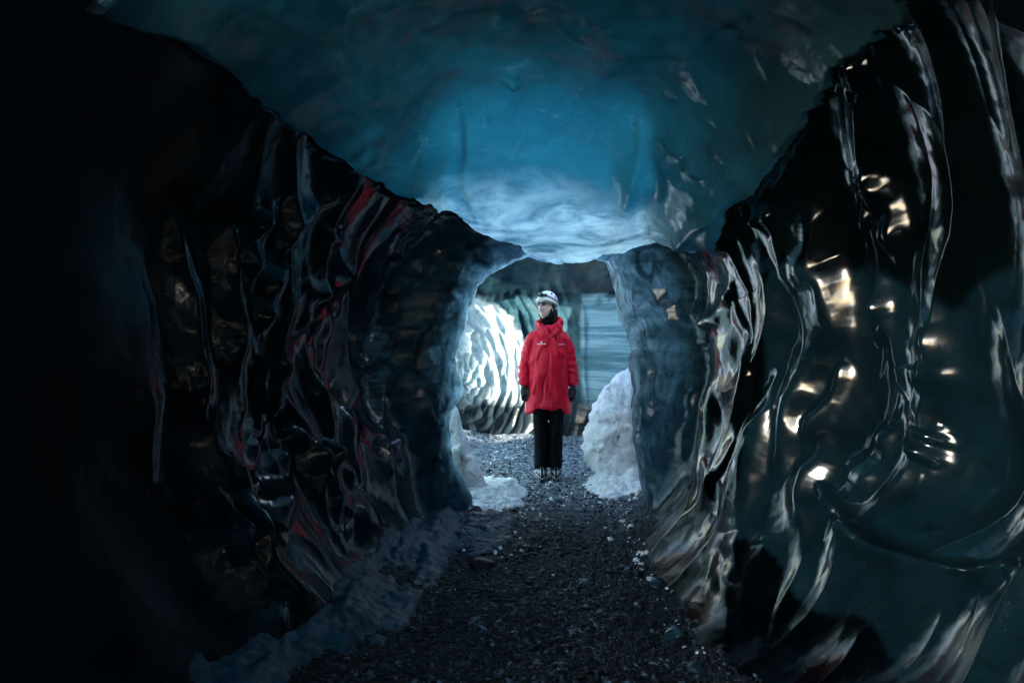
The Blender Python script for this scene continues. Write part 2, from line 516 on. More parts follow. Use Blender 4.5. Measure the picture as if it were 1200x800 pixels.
# ------------------------------------------------------------------ the near chamber
CONTACT = np.array([(-200,-90),(60,0),(150,26),(210,45),(270,85),(330,140),(380,170),(430,205),(480,225),(545,252),(580,268),(612,283),
                    (640,293),(690,295),(735,284),(745,281),(800,281),(854,287),(857,236),(890,222),(925,170),(985,110),(1040,40),(1075,-20),(1200,-150),(1500,-280)], float)
LIP = [(758,600),(750,560),(745,520),(742,475),(738,432),(735,395),(722,362),(717,325),(710,308),(690,296),(660,293),(632,295),(600,308),
       (575,322),(560,335),(557,352),(543,395),(537,440),(541,462),(526,484),(528,520),(540,555),(554,585),(570,625)]
LY = 5.4


def lip_radius(th):
    c = np.array([(px - 640, -(py - 420)) for px, py in LIP], float) / FPX * LY
    a = np.degrees(np.arctan2(c[:, 1], c[:, 0])); a[a < -90] += 360
    r = np.hypot(c[:, 0], c[:, 1])
    o = np.argsort(a)
    a, r = a[o], r[o]
    return np.interp(th, a, r)


def chamber():
    ys = np.concatenate([np.linspace(-2.6, 1.7, 70)[:-1], 1 / np.linspace(1 / 1.7, 1 / 4.6, 430), np.linspace(4.6, 5.9, 270)[1:], np.linspace(5.9, 7.8, 30)[1:]])
    th = np.linspace(-62, 242, 1000)
    Y, T = np.meshgrid(ys, th, indexing='ij')
    t = np.radians(T); c, s = np.cos(t), np.sin(t)
    def prof(xs, v):
        yy = np.linspace(-4, 8, 1200); f = np.interp(yy, xs, v)
        k = np.exp(-0.5 * (np.arange(-60, 61) / 22.0) ** 2); k /= k.sum()
        return np.interp(Y, yy, np.convolve(np.pad(f, 60, mode='edge'), k, 'valid'))
    aL = prof([-3, 0, 1.5, 2.4, 3.1, 4.2, 5.0, 5.4], [1.5, 1.5, 1.46, 1.44, 1.28, 1.12, .98, .9])
    aR = prof([-3, 0, 1.5, 2.35, 3, 3.9, 4.2, 4.7, 5.1, 5.4], [1.5, 1.5, 1.5, 1.5, 1.36, 1.06, 1.04, 1.26, 1.2, 1.0])
    zt = prof([-3, 0, 2.4, 3.6, 4.6, 5.2, 5.6], [2.9, 2.95, 2.95, 2.78, 2.42, 2.2, 2.12])
    cx = 0.05 * Y; cz = 1.2 - 0.0 * Y
    a = np.where(c < 0, aL + 0.05 * Y, aR - 0.0 * Y)
    b = np.where(s > 0, zt - cz, np.where(c > 0, 1.38, 1.6))
    n = np.where(s > 0, 2.35, 2.0)
    R = ((np.abs(c) / a) ** n + (np.abs(s) / b) ** n) ** (-1 / n)
    # large undulation
    X0, Z0 = cx + R * c, cz + R * s
    R = R + 0.10 * fbm(X0 * 0.9, Y * 0.9, Z0 * 0.9, 2)
    # lip of the arch
    k = sstep(4.86, LY, Y) ** 1.5
    lr = lip_radius(T) + 0.012 * fbm(T * 0.06, Y * 2, 0 * Y, 2)
    out = sstep(LY + 0.03, LY + 0.5, Y)
    R = R + 1.25 * sstep(5.6, 6.2, Y) * (T > 95) * (T < 200)  # unseen flange added behind the arch to keep sun off the far wall
    R = R * (0.06 + 0.94 * np.sqrt(sstep(-1.6, -0.5, Y)))
    cx = cx * (1 - k) + (40 / FPX * LY) * k; cz = cz * (1 - k) + (CAM_H - 35 / FPX * LY) * k
    R = R * (1 - k) + lr * k + out * (0.75 - 0.62 * sstep(15, 45, T) * sstep(165, 135, T) * (1 - (T > 90) * sstep(5.6, 5.9, Y)))
    X = cx + R * c; Z = cz + R * s
    V = np.stack([X, Y, Z], -1).reshape(-1, 3)
    px, py = proj(V[:, 0], V[:, 1], V[:, 2])
    P = np.stack([px, py], 1)
    P[V[:, 1] < 0.8] = -5000
    con = np.interp(px, CONTACT[:, 0], CONTACT[:, 1])
    jag = (5 + 25 * sstep(880, 1000, px)) * fbm(V[:, 0] * 5, V[:, 1] * 5, V[:, 2] * 5, 4)
    dm = np.full(len(px), 1e9)
    for k in range(len(CONTACT) - 1):
        a_ = CONTACT[k]; dd = CONTACT[k + 1] - a_
        u = np.clip(((P - a_) @ dd) / (dd @ dd), 0, 1)
        rr_ = P - a_ - u[:, None] * dd
        dm = np.minimum(dm, np.hypot(rr_[:, 0], rr_[:, 1]))
    above = np.sign(con - py) * dm + jag
    above = np.where(V[:, 1] < 1.9, (V[:, 2] - 2.4) * 200, above)
    above[V[:, 1] > LY + 0.1] = -50
    ashed = above
    cs, sn = c.ravel(), s.ravel()
    arc = (T * 0.0174533 * 1.3).ravel()
    # scallops: tall narrow hollows on the side walls
    wx = 0.35 * perlin(arc * 1.4, V[:, 1] * 1.4, 3.3 + 0 * arc)
    lean = np.where(cs < 0, -0.35, 0.25)
    u1 = (V[:, 1] + lean * arc + wx) / 0.42; v1 = (arc + wx * 0.6) / 0.95
    f1, f2 = worley(u1, v1, 3)
    sc1 = np.minimum(f1, 1.0) ** 2
    f1b, _ = worley(u1 * 2.1 + 5, v1 * 1.9, 8)
    amp = (0.14 * sstep(5.2, 4.3, V[:, 1]) + 0.02) * np.where(cs < 0, 0.6 * (1 - 0.9 * sstep(3.2, 2.4, V[:, 1])), 1.0)
    wall = sstep(6, -14, above)
    d = amp * sc1 * wall + np.where(cs > 0, 0.022, 0.012) * sstep(5.2, 4.6, V[:, 1]) * f1b ** 2 * wall
    # horizontal layering near the arch
    d += wall * 0.012 * sstep(4.2, 5.2, V[:, 1]) * fbm(V[:, 0] * 1.2, V[:, 1] * 1.2, V[:, 2] * 9, 3)
    d += (1 - wall) * (0.016 * worley(V[:, 0] * 4.4 + 2 * wx, V[:, 1] * 3.4, 15)[0] ** 2 + 0.06 * worley(V[:, 0] * 1.9 + wx, V[:, 1] * 1.3, 5)[0] ** 1.7 + 0.02 * fbm(V[:, 0] * 2.5, V[:, 1] * 2.5, V[:, 2] * 2.5, 3))
    d += 1.5 * relief(V, P, R_RIBS) * (cs > -0.2)
    d += 1.4 * relief(V, P, L_RIBS) * (cs < 0.2)
    d += 1.6 * relief(V, P, C_RIBS)
    px_, py_ = px, py
    px = px + 16 * perlin(V[:, 0] * 2.2, V[:, 1] * 1.1, V[:, 2] * 2) * (V[:, 1] > 1)
    lobe = sstep(522, 556, px) * sstep(766, 732, px) + 0.7 * sstep(762, 790, px) * sstep(872, 850, px) + 0.5 * sstep(520, 505, px) * sstep(370, 395, px)
    d += (1 - wall) * 0.075 * lobe * sstep(70, 260, py) * (V[:, 1] > 1)
    px = px_
    # the clean ice hangs a little proud of the ash bed
    d += 0.045 * sstep(-4, 9, above)
    # the big bowl at the right
    bowl = np.exp(-(((px - 1130) / 95) ** 2 + ((py - 570) / 85) ** 2)) * (V[:, 1] > 0.8)
    d -= 0.10 * bowl
    ar = sstep(5.0, 5.25, V[:, 1]) * (above < 5)
    d += ar * (0.035 * worley(T.ravel() / 13.0 + wx * 2, V[:, 1] * 5.5 + 0.02 * T.ravel(), 9)[0] ** 2 - 0.012 + 0.012 * fbm(V[:, 0] * 9, V[:, 1] * 9, V[:, 2] * 4, 3))
    d += 0.0015 * fbm(V[:, 0] * 14, V[:, 1] * 14, V[:, 2] * 14, 2)
    d *= 0.25 + 0.75 * np.where(cs > 0, sstep(0.05, 1.0, V[:, 2]), sstep(0.0, 0.55, V[:, 2]))
    V[:, 0] -= d * cs; V[:, 2] -= d * sn
    nu, nv = Y.shape
    F = grid_faces(nu, nv)[:, ::-1]
    cen = V[F].mean(1)
    ab = ashed[F].mean(1)
    side = (cs[F].mean(1) < 0)
    # unseen opening added in the left wall, letting sun onto the right wall
    hole = (cen[:, 0] < -0.3) & (cen[:, 1] > -0.9) & (cen[:, 1] < 1.5 + 0.08 * np.sin(cen[:, 2] * 6)) & (cen[:, 2] > 1.25 + 0.06 * np.sin(cen[:, 1] * 7)) & (cen[:, 2] < 2.85)
    hole |= (cen[:, 1] > 5.9) & (cs[F].mean(1) > -0.15)
    isarch = cen[:, 1] > 5.2 + 0.06 * np.sin(cen[:, 2] * 9)
    keep = ~hole
    ceil_ = keep & (ab > 0)
    isarch &= ~ceil_ & keep
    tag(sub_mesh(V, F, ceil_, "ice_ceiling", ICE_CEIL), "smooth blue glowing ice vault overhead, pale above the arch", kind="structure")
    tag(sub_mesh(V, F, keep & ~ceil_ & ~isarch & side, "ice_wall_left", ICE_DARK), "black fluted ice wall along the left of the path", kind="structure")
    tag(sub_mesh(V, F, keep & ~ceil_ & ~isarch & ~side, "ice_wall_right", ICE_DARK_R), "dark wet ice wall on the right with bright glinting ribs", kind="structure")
    tag(sub_mesh(V, F, isarch, "ice_arch", ICE_DARK), "grey blue natural ice arch framing the person", "ice arch", kind="structure")


chamber()


# ------------------------------------------------------------------ the chamber behind the arch
def back_wall():
    ph = np.linspace(-46, 150, 620); zz = np.linspace(-0.3, 2.9, 420)
    PH, Z = np.meshgrid(np.radians(ph), zz, indexing='ij')
    r = 1.0 - 0.15 * sstep(2.4, 2.95, Z)
    X = 0.3 + 1.62 * np.sin(PH) * r; Y = 7.6 + 1.6 * np.cos(PH) * r
    V = np.stack([X, Y, Z], -1).reshape(-1, 3)
    px, py = proj(V[:, 0], V[:, 1], V[:, 2])
    # arcs of scallops round a point low on the left
    dx, dy = px - 540, (py - 448) * 0.72
    rad = np.hypot(dx, dy) + 3 * perlin(V[:, 0] * 4, V[:, 1] * 4, V[:, 2] * 4); ang = np.arctan2(dy, dx)
    f1, f2 = worley(rad / 9.0, ang * 2.3 + rad * 0.03, 4)
    reg = sstep(700, 640, px) * sstep(345, 362, py + 0.25 * np.abs(px - 565)) * (Y.ravel() > 7.4)
    d = 0.075 * f1 ** 1.6 * reg
    d += relief(V, np.stack([px, py], 1), [([(683,345),(686,380),(684,430),(688,470)], 4, .06), ([(604,360),(611,385),(613,410)], 4, .06),
                                           ([(676,375),(680,400)], 3, .04), ([(668,470),(660,500),(655,525)], 5, .05), ([(690,480),(680,510),(672,530)], 5, .05)])
    d += (1 - reg) * 0.03 * fbm(V[:, 0], V[:, 1], V[:, 2] * 4, 3)
    d += 0.05 * fbm(V[:, 0] * 1.3, V[:, 1] * 1.3, V[:, 2] * 1.3, 2)
    # the ash bed over it overhangs
    d += 0.10 * sstep(1.78, 1.92, V[:, 2] + 0.13 * perlin(V[:, 0] * 1.6, V[:, 1] * 1.6, 0 * px) + 0.03 * perlin(V[:, 0] * 9, V[:, 1] * 9, 0 * px))
    nx, ny = np.sin(PH).ravel(), np.cos(PH).ravel()
    V[:, 0] -= d * nx; V[:, 1] -= d * ny
    F = grid_faces(*X.shape)[:, ::-1]
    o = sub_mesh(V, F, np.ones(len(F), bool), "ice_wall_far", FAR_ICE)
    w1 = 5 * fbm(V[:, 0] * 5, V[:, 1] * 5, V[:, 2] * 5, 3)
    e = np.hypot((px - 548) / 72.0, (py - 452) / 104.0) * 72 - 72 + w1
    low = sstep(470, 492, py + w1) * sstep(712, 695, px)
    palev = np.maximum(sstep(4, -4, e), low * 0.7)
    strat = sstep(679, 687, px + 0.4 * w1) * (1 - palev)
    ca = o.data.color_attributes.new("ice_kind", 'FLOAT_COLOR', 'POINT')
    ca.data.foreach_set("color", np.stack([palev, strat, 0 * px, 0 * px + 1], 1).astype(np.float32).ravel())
    tag(o, "far ice wall, pale scallops left, grey bedded ice right", kind="structure")


back_wall()


def baffle_roof():
    """outer skin of the glacier over the cave: thick, added unseen, its crevasse and gaps cut to steer light in"""
    nx_, ny_ = 260, 200
    xs = np.linspace(-3.2, 5.5, nx_); ys = np.linspace(-2.2, 11, ny_)
    X, Y = np.meshgrid(xs, ys, indexing='ij')
    Z = 3.22 + 0.05 * fbm(X * 0.8, Y * 0.8, 0 * X, 3)
    er = 0.12 * perlin(Y * 0.9, 0 * Y, 0 * Y)
    lx = -1.95 + er + 0.55 * sstep(2.8, 4.5, Y) - 1.1 * sstep(4.9, 5.6, Y)
    left = sstep(0, -0.75, X - lx)
    right = sstep(1.75 + er, 3.2 + er, X)
    front = sstep(-0.6, -1.9, Y) * sstep(-0.2, 0.5, X)
    Z = Z - 0.27 * sstep(0.6, -0.5, Y)
    Z = Z - 3.7 * np.maximum(np.maximum(left, right), front) - 3.7 * sstep(9.3, 10.6, Y)
    V = np.stack([X, Y, Z], -1).reshape(-1, 3)
    F = grid_faces(nx_, ny_)
    c = V[F].mean(1)
    wv = 0.15 * np.sin(c[:, 0] * 4.1) + 0.1 * np.sin(c[:, 1] * 5)
    hole = (c[:, 1] > 5.2 + wv) & (c[:, 1] < 8.3 + wv) & (c[:, 0] > -1.1 + wv) & (c[:, 0] < 1.75 + wv)
    hole |= (((c[:, 0] - 0.2) / 1.25) ** 2 + ((c[:, 1] - 5.7) / 1.9) ** 2 < 1 + 0.5 * wv) & (c[:, 1] < 5.8)
    hole |= (c[:, 1] < 0.95 + 0.3 * wv) & (c[:, 0] < -1.25) & (c[:, 2] < 2.95)
    hole |= (c[:, 0] < -1.4) & (c[:, 1] > 4.9) & (c[:, 2] < 2.95)
    hole |= (c[:, 2] < -0.4)
    o = sub_mesh(V, F, ~hole, "baffle", SNOW_OUT)  # unseen slab added to block and admit light over the vault
    sol = o.modifiers.new("thickness", 'SOLIDIFY'); sol.thickness = 0.25; sol.offset = 1
    tag(o, "snow covered glacier roof added unseen over the cave to shape its light", kind="structure")


baffle_roof()


# ------------------------------------------------------------------ ground
def ground_h(x, y):
    x = np.asarray(x, float); y = np.asarray(y, float)
    h = 0.035 * fbm(x * 1.3, y * 1.3, 0 * x, 3) + 0.008 * fbm(x * 9, y * 9, 0 * x + 3, 3)
    path = 0.05 + 0.03 * y
    h += 0.10 * sstep(0.5, 1.0, np.abs(x - path))
    h *= sstep(0, 1.0, np.hypot(x - 0.35, y - 6.5) + 0.25)
    return h


def ground():
    xs = np.linspace(-1.9, 2.3, 300); ys = np.concatenate([np.linspace(-2.5, 2.2, 40)[:-1], 1 / np.linspace(1 / 2.2, 1 / 9.8, 560)])
    X, Y = np.meshgrid(xs, ys, indexing='ij')
    Z = ground_h(X, Y) + 0.010 * np.maximum(0, perlin(X * 30, Y * 30, 0 * X)) + 0.006 * perlin(X * 60, Y * 60, 0 * X)
    V = np.stack([X, Y, Z], -1).reshape(-1, 3)
    tag(mesh_obj("ground", V, grid_faces(*X.shape), GRAVEL), "rimed black gravel path with painted frost running to the arch", kind="structure")
    # the snow field outside
    n = 90
    g = np.sinh(np.linspace(-1, 1, n) * 6) / math.sinh(6) * 1200
    X, Y = np.meshgrid(g, g, indexing='ij')
    Z = -0.22 + 0.02 * np.minimum(np.hypot(X, Y), 60) * (fbm(X * 0.05, Y * 0.05, 0 * X, 2)) * sstep(6, 30, np.hypot(X, Y))
    V = np.stack([X, Y, Z], -1).reshape(-1, 3)
    tag(mesh_obj("snow_field", V, grid_faces(n, n), SNOW_OUT), "flat snow outside the cave", kind="structure")


ground()


def pebbles():
    """loose gravel over the path: one mass"""
    bm = bmesh.new(); bmesh.ops.create_icosphere(bm, subdivisions=1, radius=1)
    bv = np.array([v.co[:] for v in bm.verts]); bf = np.array([[v.index for v in f.verts] for f in bm.faces]); bm.free()
    N = 24000
    y = 1 / rng.uniform(1 / 9.0, 1 / 2.3, N * 2)[:N]
    x = 0.04 + 0.035 * y + rng.normal(0, 0.52, N)
    r = rng.gamma(1.6, 0.0024, N) + 0.0022
    r = np.where(rng.random(N) < 0.006, r * 2.6, r)
    r = np.minimum(r, 0.035)
    z = ground_h(x, y) + r * 0.2
    sc_ = np.stack([r * rng.uniform(.8, 1.4, N), r * rng.uniform(.8, 1.4, N), r * rng.uniform(.45, .85, N)], 1)
    a = rng.uniform(0, 6.28, N)
    j = 1 + 0.35 * (rng.random((N, len(bv), 1)) - 0.5)
    P = bv[None] * j * sc_[:, None, :]
    ca, sa = np.cos(a)[:, None], np.sin(a)[:, None]
    Q = np.stack([P[..., 0] * ca - P[..., 1] * sa + x[:, None], P[..., 0] * sa + P[..., 1] * ca + y[:, None], P[..., 2] + z[:, None]], -1)
    F = (bf[None] + (np.arange(N) * len(bv))[:, None, None]).reshape(-1, 3)
    o = mesh_obj("gravel", Q.reshape(-1, 3), F, PEB, smooth=False)
    tag(o, "loose wet gravel scattered over the path", "gravel", kind="stuff")


mp = M("wet_pebbles")
mp.setp(Base_Color=mp.ramp(mp.noise(26, 3), [(0.35, (0.001, 0.003, 0.005)), (0.56, (0.004, 0.009, 0.014)), (0.72, (0.13, 0.22, 0.28))]), Roughness=0.5, Specular_IOR_Level=0.3)
PEB = mp.m
pebbles()


def crumbs():
    """broken bits of snow thrown over the gravel near the heaps"""
    bm = bmesh.new(); bmesh.ops.create_icosphere(bm, subdivisions=1, radius=1)
    bv = np.array([v.co[:] for v in bm.verts]); bf = np.array([[v.index for v in f.verts] for f in bm.faces]); bm.free()
    spots = [(-0.15, 5.85, .3, .55, 420), (0.85, 6.0, .25, .5, 300), (-0.25, 4.8, .2, .5, 140), (0.80, 4.0, .05, .8, 90), (-0.35, 7.4, .3, .4, 120)]
    x = np.concatenate([rng.normal(a, c, n) for a, b, c, d, n in spots]); y = np.concatenate([rng.normal(b, d, n) for a, b, c, d, n in spots])
    N = len(x); r_ = rng.gamma(1.2, 0.0045, N) + 0.002; r_ = np.minimum(r_, .022)
    z = ground_h(x, y) + r_ * .3
    P = bv[None] * (1 + 0.6 * (rng.random((N, len(bv), 1)) - 0.5)) * (r_[:, None] * rng.uniform(.6, 1.3, (N, 3)))[:, None, :]
    Q = P + np.stack([x, y, z], 1)[:, None, :]
    F = (bf[None] + (np.arange(N) * len(bv))[:, None, None]).reshape(-1, 3)
    tag(mesh_obj("snow_crumbs", Q.reshape(-1, 3), F, SNOW, smooth=False), "bits of broken snow strewn beside the snow heaps", "snow", kind="stuff")


crumbs()


# ------------------------------------------------------------------ snow and frozen slush
def bank(name, poly, Y0, thick, mat, label, cat, tilt=0.0, n=70, lump=0.03, floor=None, group=None):
    """a solid mound: outline given at distance Y0, real thickness, closed behind"""
    P = np.array([at(px, py, Y0)[:] for px, py in poly])
    q = P[:, [0, 2]]
    lo, hi = q.min(0), q.max(0)
    c = q.mean(0)
    # star-shaped fill: rings from the outline to the centre
    seg = []
    m = len(q)
    for i in range(m):
        a, b = q[i], q[(i + 1) % m]
        for k in range(8): seg.append(a + (b - a) * k / 8)
    seg = np.array(seg)
    for _ in range(3): seg = 0.25 * np.roll(seg, 1, 0) + 0.5 * seg + 0.25 * np.roll(seg, -1, 0)
    rings = []
    nr = 22
    for s_ in (-1, 1):
        for k in range(nr):
            f = (k + 1) / nr if s_ < 0 else 1 - (k + 1) / nr * 0.98
            pt = c + (seg - c) * f
            dep = math.sqrt(max(0, 1 - f * f)) * thick * (-1 if s_ < 0 else 0.8)
            yy = Y0 + dep + tilt * (pt[:, 1] - lo[1])
            rings.append(np.stack([pt[:, 0], yy, pt[:, 1]], 1))
    R = np.array(rings); nr2, ns = R.shape[:2]
    V = R.reshape(-1, 3)
    dn = 0.35 * lump * fbm(V[:, 0] * 26, V[:, 1] * 26, V[:, 2] * 26, 3) + lump * (1.5 * fbm(V[:, 0] * 5, V[:, 1] * 5, V[:, 2] * 5, 5) - 2.2 * np.abs(perlin(V[:, 0] * 7, V[:, 1] * 7, V[:, 2] * 7)) + 0.6)
    dirn = V - np.array([c[0], Y0, c[1]]); dirn /= np.linalg.norm(dirn, axis=1)[:, None] + 1e-6
    V = V + dirn * dn[:, None]
    o = mesh_obj(name, V, grid_faces(nr2, ns, wrap=True), mat)
    tag(o, label, cat, group)
    return o


bank("snow_bank", [(700,474),(710,459),(722,447),(736,437),(750,430),(766,440),(766,500),(764,560),(762,586),(722,592),(704,580),(700,560),(690,545),(683,530),(684,519),(692,500)], 6.3, 0.3, SNOW,
     "bright white snow drift against the right foot of the arch", "snow bank", tilt=0.25, lump=0.035)
bank("snow_bank", [(512,470),(527,474),(535,482),(541,505),(550,526),(564,554),(574,575),(572,598),(545,598),(530,575),(514,535)], 5.85, 0.13, SNOW,
     "white snow strip clinging to the left foot of the arch", "snow bank", tilt=0.15, lump=0.03)


def patch(name, x0, x1, y0, y1, hmax, mat, label, cat, thr=-0.2, seed=0.0, n=150):
    """broken crust of old snow lying on the gravel; its underside is below the ground"""
    X, Y = np.meshgrid(np.linspace(x0, x1, n), np.linspace(y0, y1, int(n * 1.3)), indexing='ij')
    ex = 1 - (np.abs((X - (x0 + x1) / 2) / ((x1 - x0) / 2)) ** 2 + np.abs((Y - (y0 + y1) / 2) / ((y1 - y0) / 2)) ** 2)
    f = ex * 1.5 - 0.55 + 0.75 * fbm(X * 4.5 + seed, Y * 4.5, 0 * X + seed, 4) - thr
    Z = ground_h(X, Y) + np.clip(f, -0.5, 1.2) * hmax * (0.75 + 0.5 * perlin(X * 12, Y * 12, 0 * X + seed)) + 0.25 * hmax * np.abs(perlin(X * 25, Y * 25, 0 * X)) - 0.01
    V = np.stack([X, Y, Z], -1).reshape(-1, 3)
    F = grid_faces(*X.shape)
    keep = (f.ravel()[F].max(1) > -0.25)
    o = sub_mesh(V, F, keep, name, mat)
    so_ = o.modifiers.new("thickness", 'SOLIDIFY'); so_.thickness = 0.03; so_.offset = -1
    return tag(o, label, cat)


patch("snow_patch", -0.42, 0.12, 5.15, 6.55, 0.085, SNOW, "broken heap of soiled snow on the path left of the boots", "snow", 0.1, 1.0)
patch("snow_patch", -0.55, 0.05, 4.2, 5.3, 0.05, ICE_SKIRT, "dim blue slush patch below the snow heap on the path", "slush", 0.25, 4.0)
patch("snow_patch", 0.62, 1.25, 5.6, 6.6, 0.09, SNOW, "soiled snow crust spilling from the right drift onto the path", "snow", 0.2, 7.0)


def skirt():
    """frozen slush banked along the foot of the left wall"""
    ny, nx = 220, 70
    y = np.linspace(2.2, 5.7, ny)[:, None]; u = np.linspace(0, 1, nx)[None, :]
    x0 = -1.25 + 0.05 * (y - 2.2) ** 1; x1 = np.interp(y, [2.2, 3, 4.5, 5.7], [-0.55, -0.40, -0.30, -0.15])
    X = x0 + (x1 - x0) * u + 0 * y
    X = X + 0.06 * perlin(y * 2.2 + 0 * u, u * 2, 0 * X) * sstep(0.3, 1, u)
    Z = 0.32 * (1 - u) ** 1.8 + 0.02 + 0 * y
    Z = Z + 0.07 * fbm(X * 3, y + 0 * X, Z * 3, 4) + 0.022 * fbm(X * 7, y * 7 + 0 * X, Z * 4, 4) + 0.02 * np.abs(perlin(X * 16, y * 16 + 0 * X, 0 * X)) - 0.08 * sstep(0.85, 1, u)
    V = np.stack([X, y + 0 * X, Z], -1).reshape(-1, 3)
    o = mesh_obj("frozen_slush", V, grid_faces(ny, nx)[:, ::-1], ICE_SKIRT)
    tag(o, "blue frozen slush banked along the left wall foot", "ice bank", kind="structure")


skirt()


def rock(px, py, size, label, mat=None, squash=0.6, name="rock", group=None, cat="rock", sub=3):
    bm = bmesh.new(); bmesh.ops.create_icosphere(bm, subdivisions=sub, radius=1)
    v = np.array([p.co[:] for p in bm.verts]); f = np.array([[q.index for q in fc.verts] for fc in bm.faces]); bm.free()
    s = random.random() * 50
    k = 1 + 0.35 * fbm(v[:, 0] * 1.1 + s, v[:, 1] * 1.1, v[:, 2] * 1.1, 3)
    for _ in range(9):
        nrm = np.array([random.gauss(0, 1) for _ in range(3)]); nrm /= np.linalg.norm(nrm)
        dpt = v @ nrm; k = np.where(dpt * k > 0.66, 0.66 / np.maximum(dpt, 1e-3), k)
    v = v * k[:, None] * size * np.array([1, 0.9, squash])
    Y = CAM_H * FPX / (py - HOR); x = (px - 600) / FPX * Y
    z = float(ground_h(np.array([x]), np.array([Y]))[0])
    o = mesh_obj(name, v, f, mat or ROCK, loc=(x, Y, z + size * squash * 0.22))
    o.rotation_euler.z = random.random() * 6
    return tag(o, label, cat, group)


G = "dark rocks along the left edge of the path"
rock(556, 603, 0.07, "black wet rock at the foot of the left snow strip", group=G)
rock(576, 618, 0.075, "flat black rock below the broken snow heap", squash=0.4, group=G)
rock(602, 600, 0.045, "small dark stone right of the broken snow heap", group=G)
rock(565, 662, 0.10, "dark boulder at the slush edge, nearest of the left rocks", squash=0.5, group=G)
rock(590, 556, 0.03, "small dark stone on the snow near the feet", group=G)
rock(548, 588, 0.045, "dark stone wedged under the left arch foot", group=G)
rock(612, 640, 0.05, "low dark stone on the gravel past the snow heap", squash=0.4, group=G)
G2 = "lumps of clear ice at the foot of the right wall"
rock(770, 690, 0.06, "clear ice lump highest up the right wall foot", ICE_ARCH, 0.7, "ice_lump", G2, "ice lump")
rock(792, 748, 0.07, "larger clear ice lump below the first by the right wall", ICE_ARCH, 0.6, "ice_lump", G2, "ice lump")
rock(812, 790, 0.045, "clear ice lump at the bottom of the frame by the right wall", ICE_ARCH, 0.7, "ice_lump", G2, "ice lump")
rock(752, 668, 0.035, "tiny ice lump farthest up the right path edge", ICE_ARCH, 0.7, "ice_lump", G2, "ice lump")

# ------------------------------------------------------------------ the person
PX, PY = 0.345, 6.5


def tube(path, n=20, cap=True):
    """closed tube: path of (x, y, z, rx, ry) with rings square to the path; rx is the half width, ry the half depth"""
    p = np.array(path, float); m = len(p)
    V = []; 
    for i in range(m):
        d = p[min(i + 1, m - 1), :3] - p[max(i - 1, 0), :3]; d /= np.linalg.norm(d)
        a = np.cross(np.array([0, 1.0, 0]), d)
        if np.linalg.norm(a) < 0.2: a = np.array([1.0, 0, 0])
        a /= np.linalg.norm(a)
        if a[0] < 0: a = -a
        b = np.cross(d, a); b /= np.linalg.norm(b)
        for k in range(n):
            t = 2 * math.pi * k / n
            V.append(p[i, :3] + a * math.cos(t) * p[i, 3] + b * math.sin(t) * p[i, 4])
    F = []
    for i in range(m - 1):
        for k in range(n):
            F.append([i * n + k, i * n + (k + 1) % n, (i + 1) * n + (k + 1) % n, (i + 1) * n + k])
    F.append(list(range(n))[::-1]); F.append(list(range((m - 1) * n, m * n)))
    return V, F


def smoothpath(path, k=4):
    p = np.array(path, float); t = np.arange(len(p)); tt = np.linspace(0, len(p) - 1, (len(p) - 1) * k + 1)
    q = np.stack([np.interp(tt, t, p[:, j]) for j in range(p.shape[1])], 1)
    for _ in range(3): q[1:-1] = 0.25 * q[:-2] + 0.5 * q[1:-1] + 0.25 * q[2:]
    return q


def fuse(name, pieces, voxel, mat, parent, disp=None, smooth=4, keep=None):
    """weld closed pieces into one continuous skin, then push its vertices by disp(V, N)"""
    V = []; F = []
    for v, f in pieces:
        o = len(V); V += [tuple(q) for q in v]; F += [[a + o for a in q] for q in f]
    me = bpy.data.meshes.new("tmp"); me.from_pydata(V, [], F); me.update()
    bm = bmesh.new(); bm.from_mesh(me); bmesh.ops.recalc_face_normals(bm, faces=bm.faces); bm.to_mesh(me); bm.free()
    t = bpy.data.objects.new("tmp", me); COL.objects.link(t)
    rm = t.modifiers.new("r", 'REMESH'); rm.mode = 'VOXEL'; rm.voxel_size = voxel
    sm = t.modifiers.new("s", 'SMOOTH'); sm.factor = 0.5; sm.iterations = smooth
    dg = bpy.context.evaluated_depsgraph_get()
    e = bpy.data.meshes.new_from_object(t.evaluated_get(dg))
    bpy.data.objects.remove(t); bpy.data.meshes.remove(me)
    if disp:
        n = len(e.vertices); co = np.empty(n * 3, np.float32); e.vertices.foreach_get("co", co); co = co.reshape(-1, 3).astype(float)
        no = np.array([q.vector[:] for q in e.vertex_normals])
        co = disp(co, no)
        e.vertices.foreach_set("co", co.astype(np.float32).ravel())
    e.polygons.foreach_set("use_smooth", np.ones(len(e.polygons), bool)); e.update()
    e.name = name
    o = bpy.data.objects.new(name, e); COL.objects.link(o); e.materials.clear(); e.materials.append(mat); o.parent = parent
    return o


def ellipsoid(c, r, rot=None, n=24, shape=None):
    V = []; F = []
    for i in range(n + 1):
        a = math.pi * i / n
        for k in range(2 * n):
            t = math.pi * k / n
            V.append((math.sin(a) * math.cos(t), math.sin(a) * math.sin(t), math.cos(a)))
    V = np.array(V)
    if shape: V = shape(V)
    V = V * np.array(r)
    if rot is not None: V = V @ np.array(rot.to_3x3()).T
    V = V + np.array(c)
    m = 2 * n
    for i in range(n):
        for k in range(m): F.append([i * m + k, (i + 1) * m + k, (i + 1) * m + (k + 1) % m, i * m + (k + 1) % m])
    return V, F


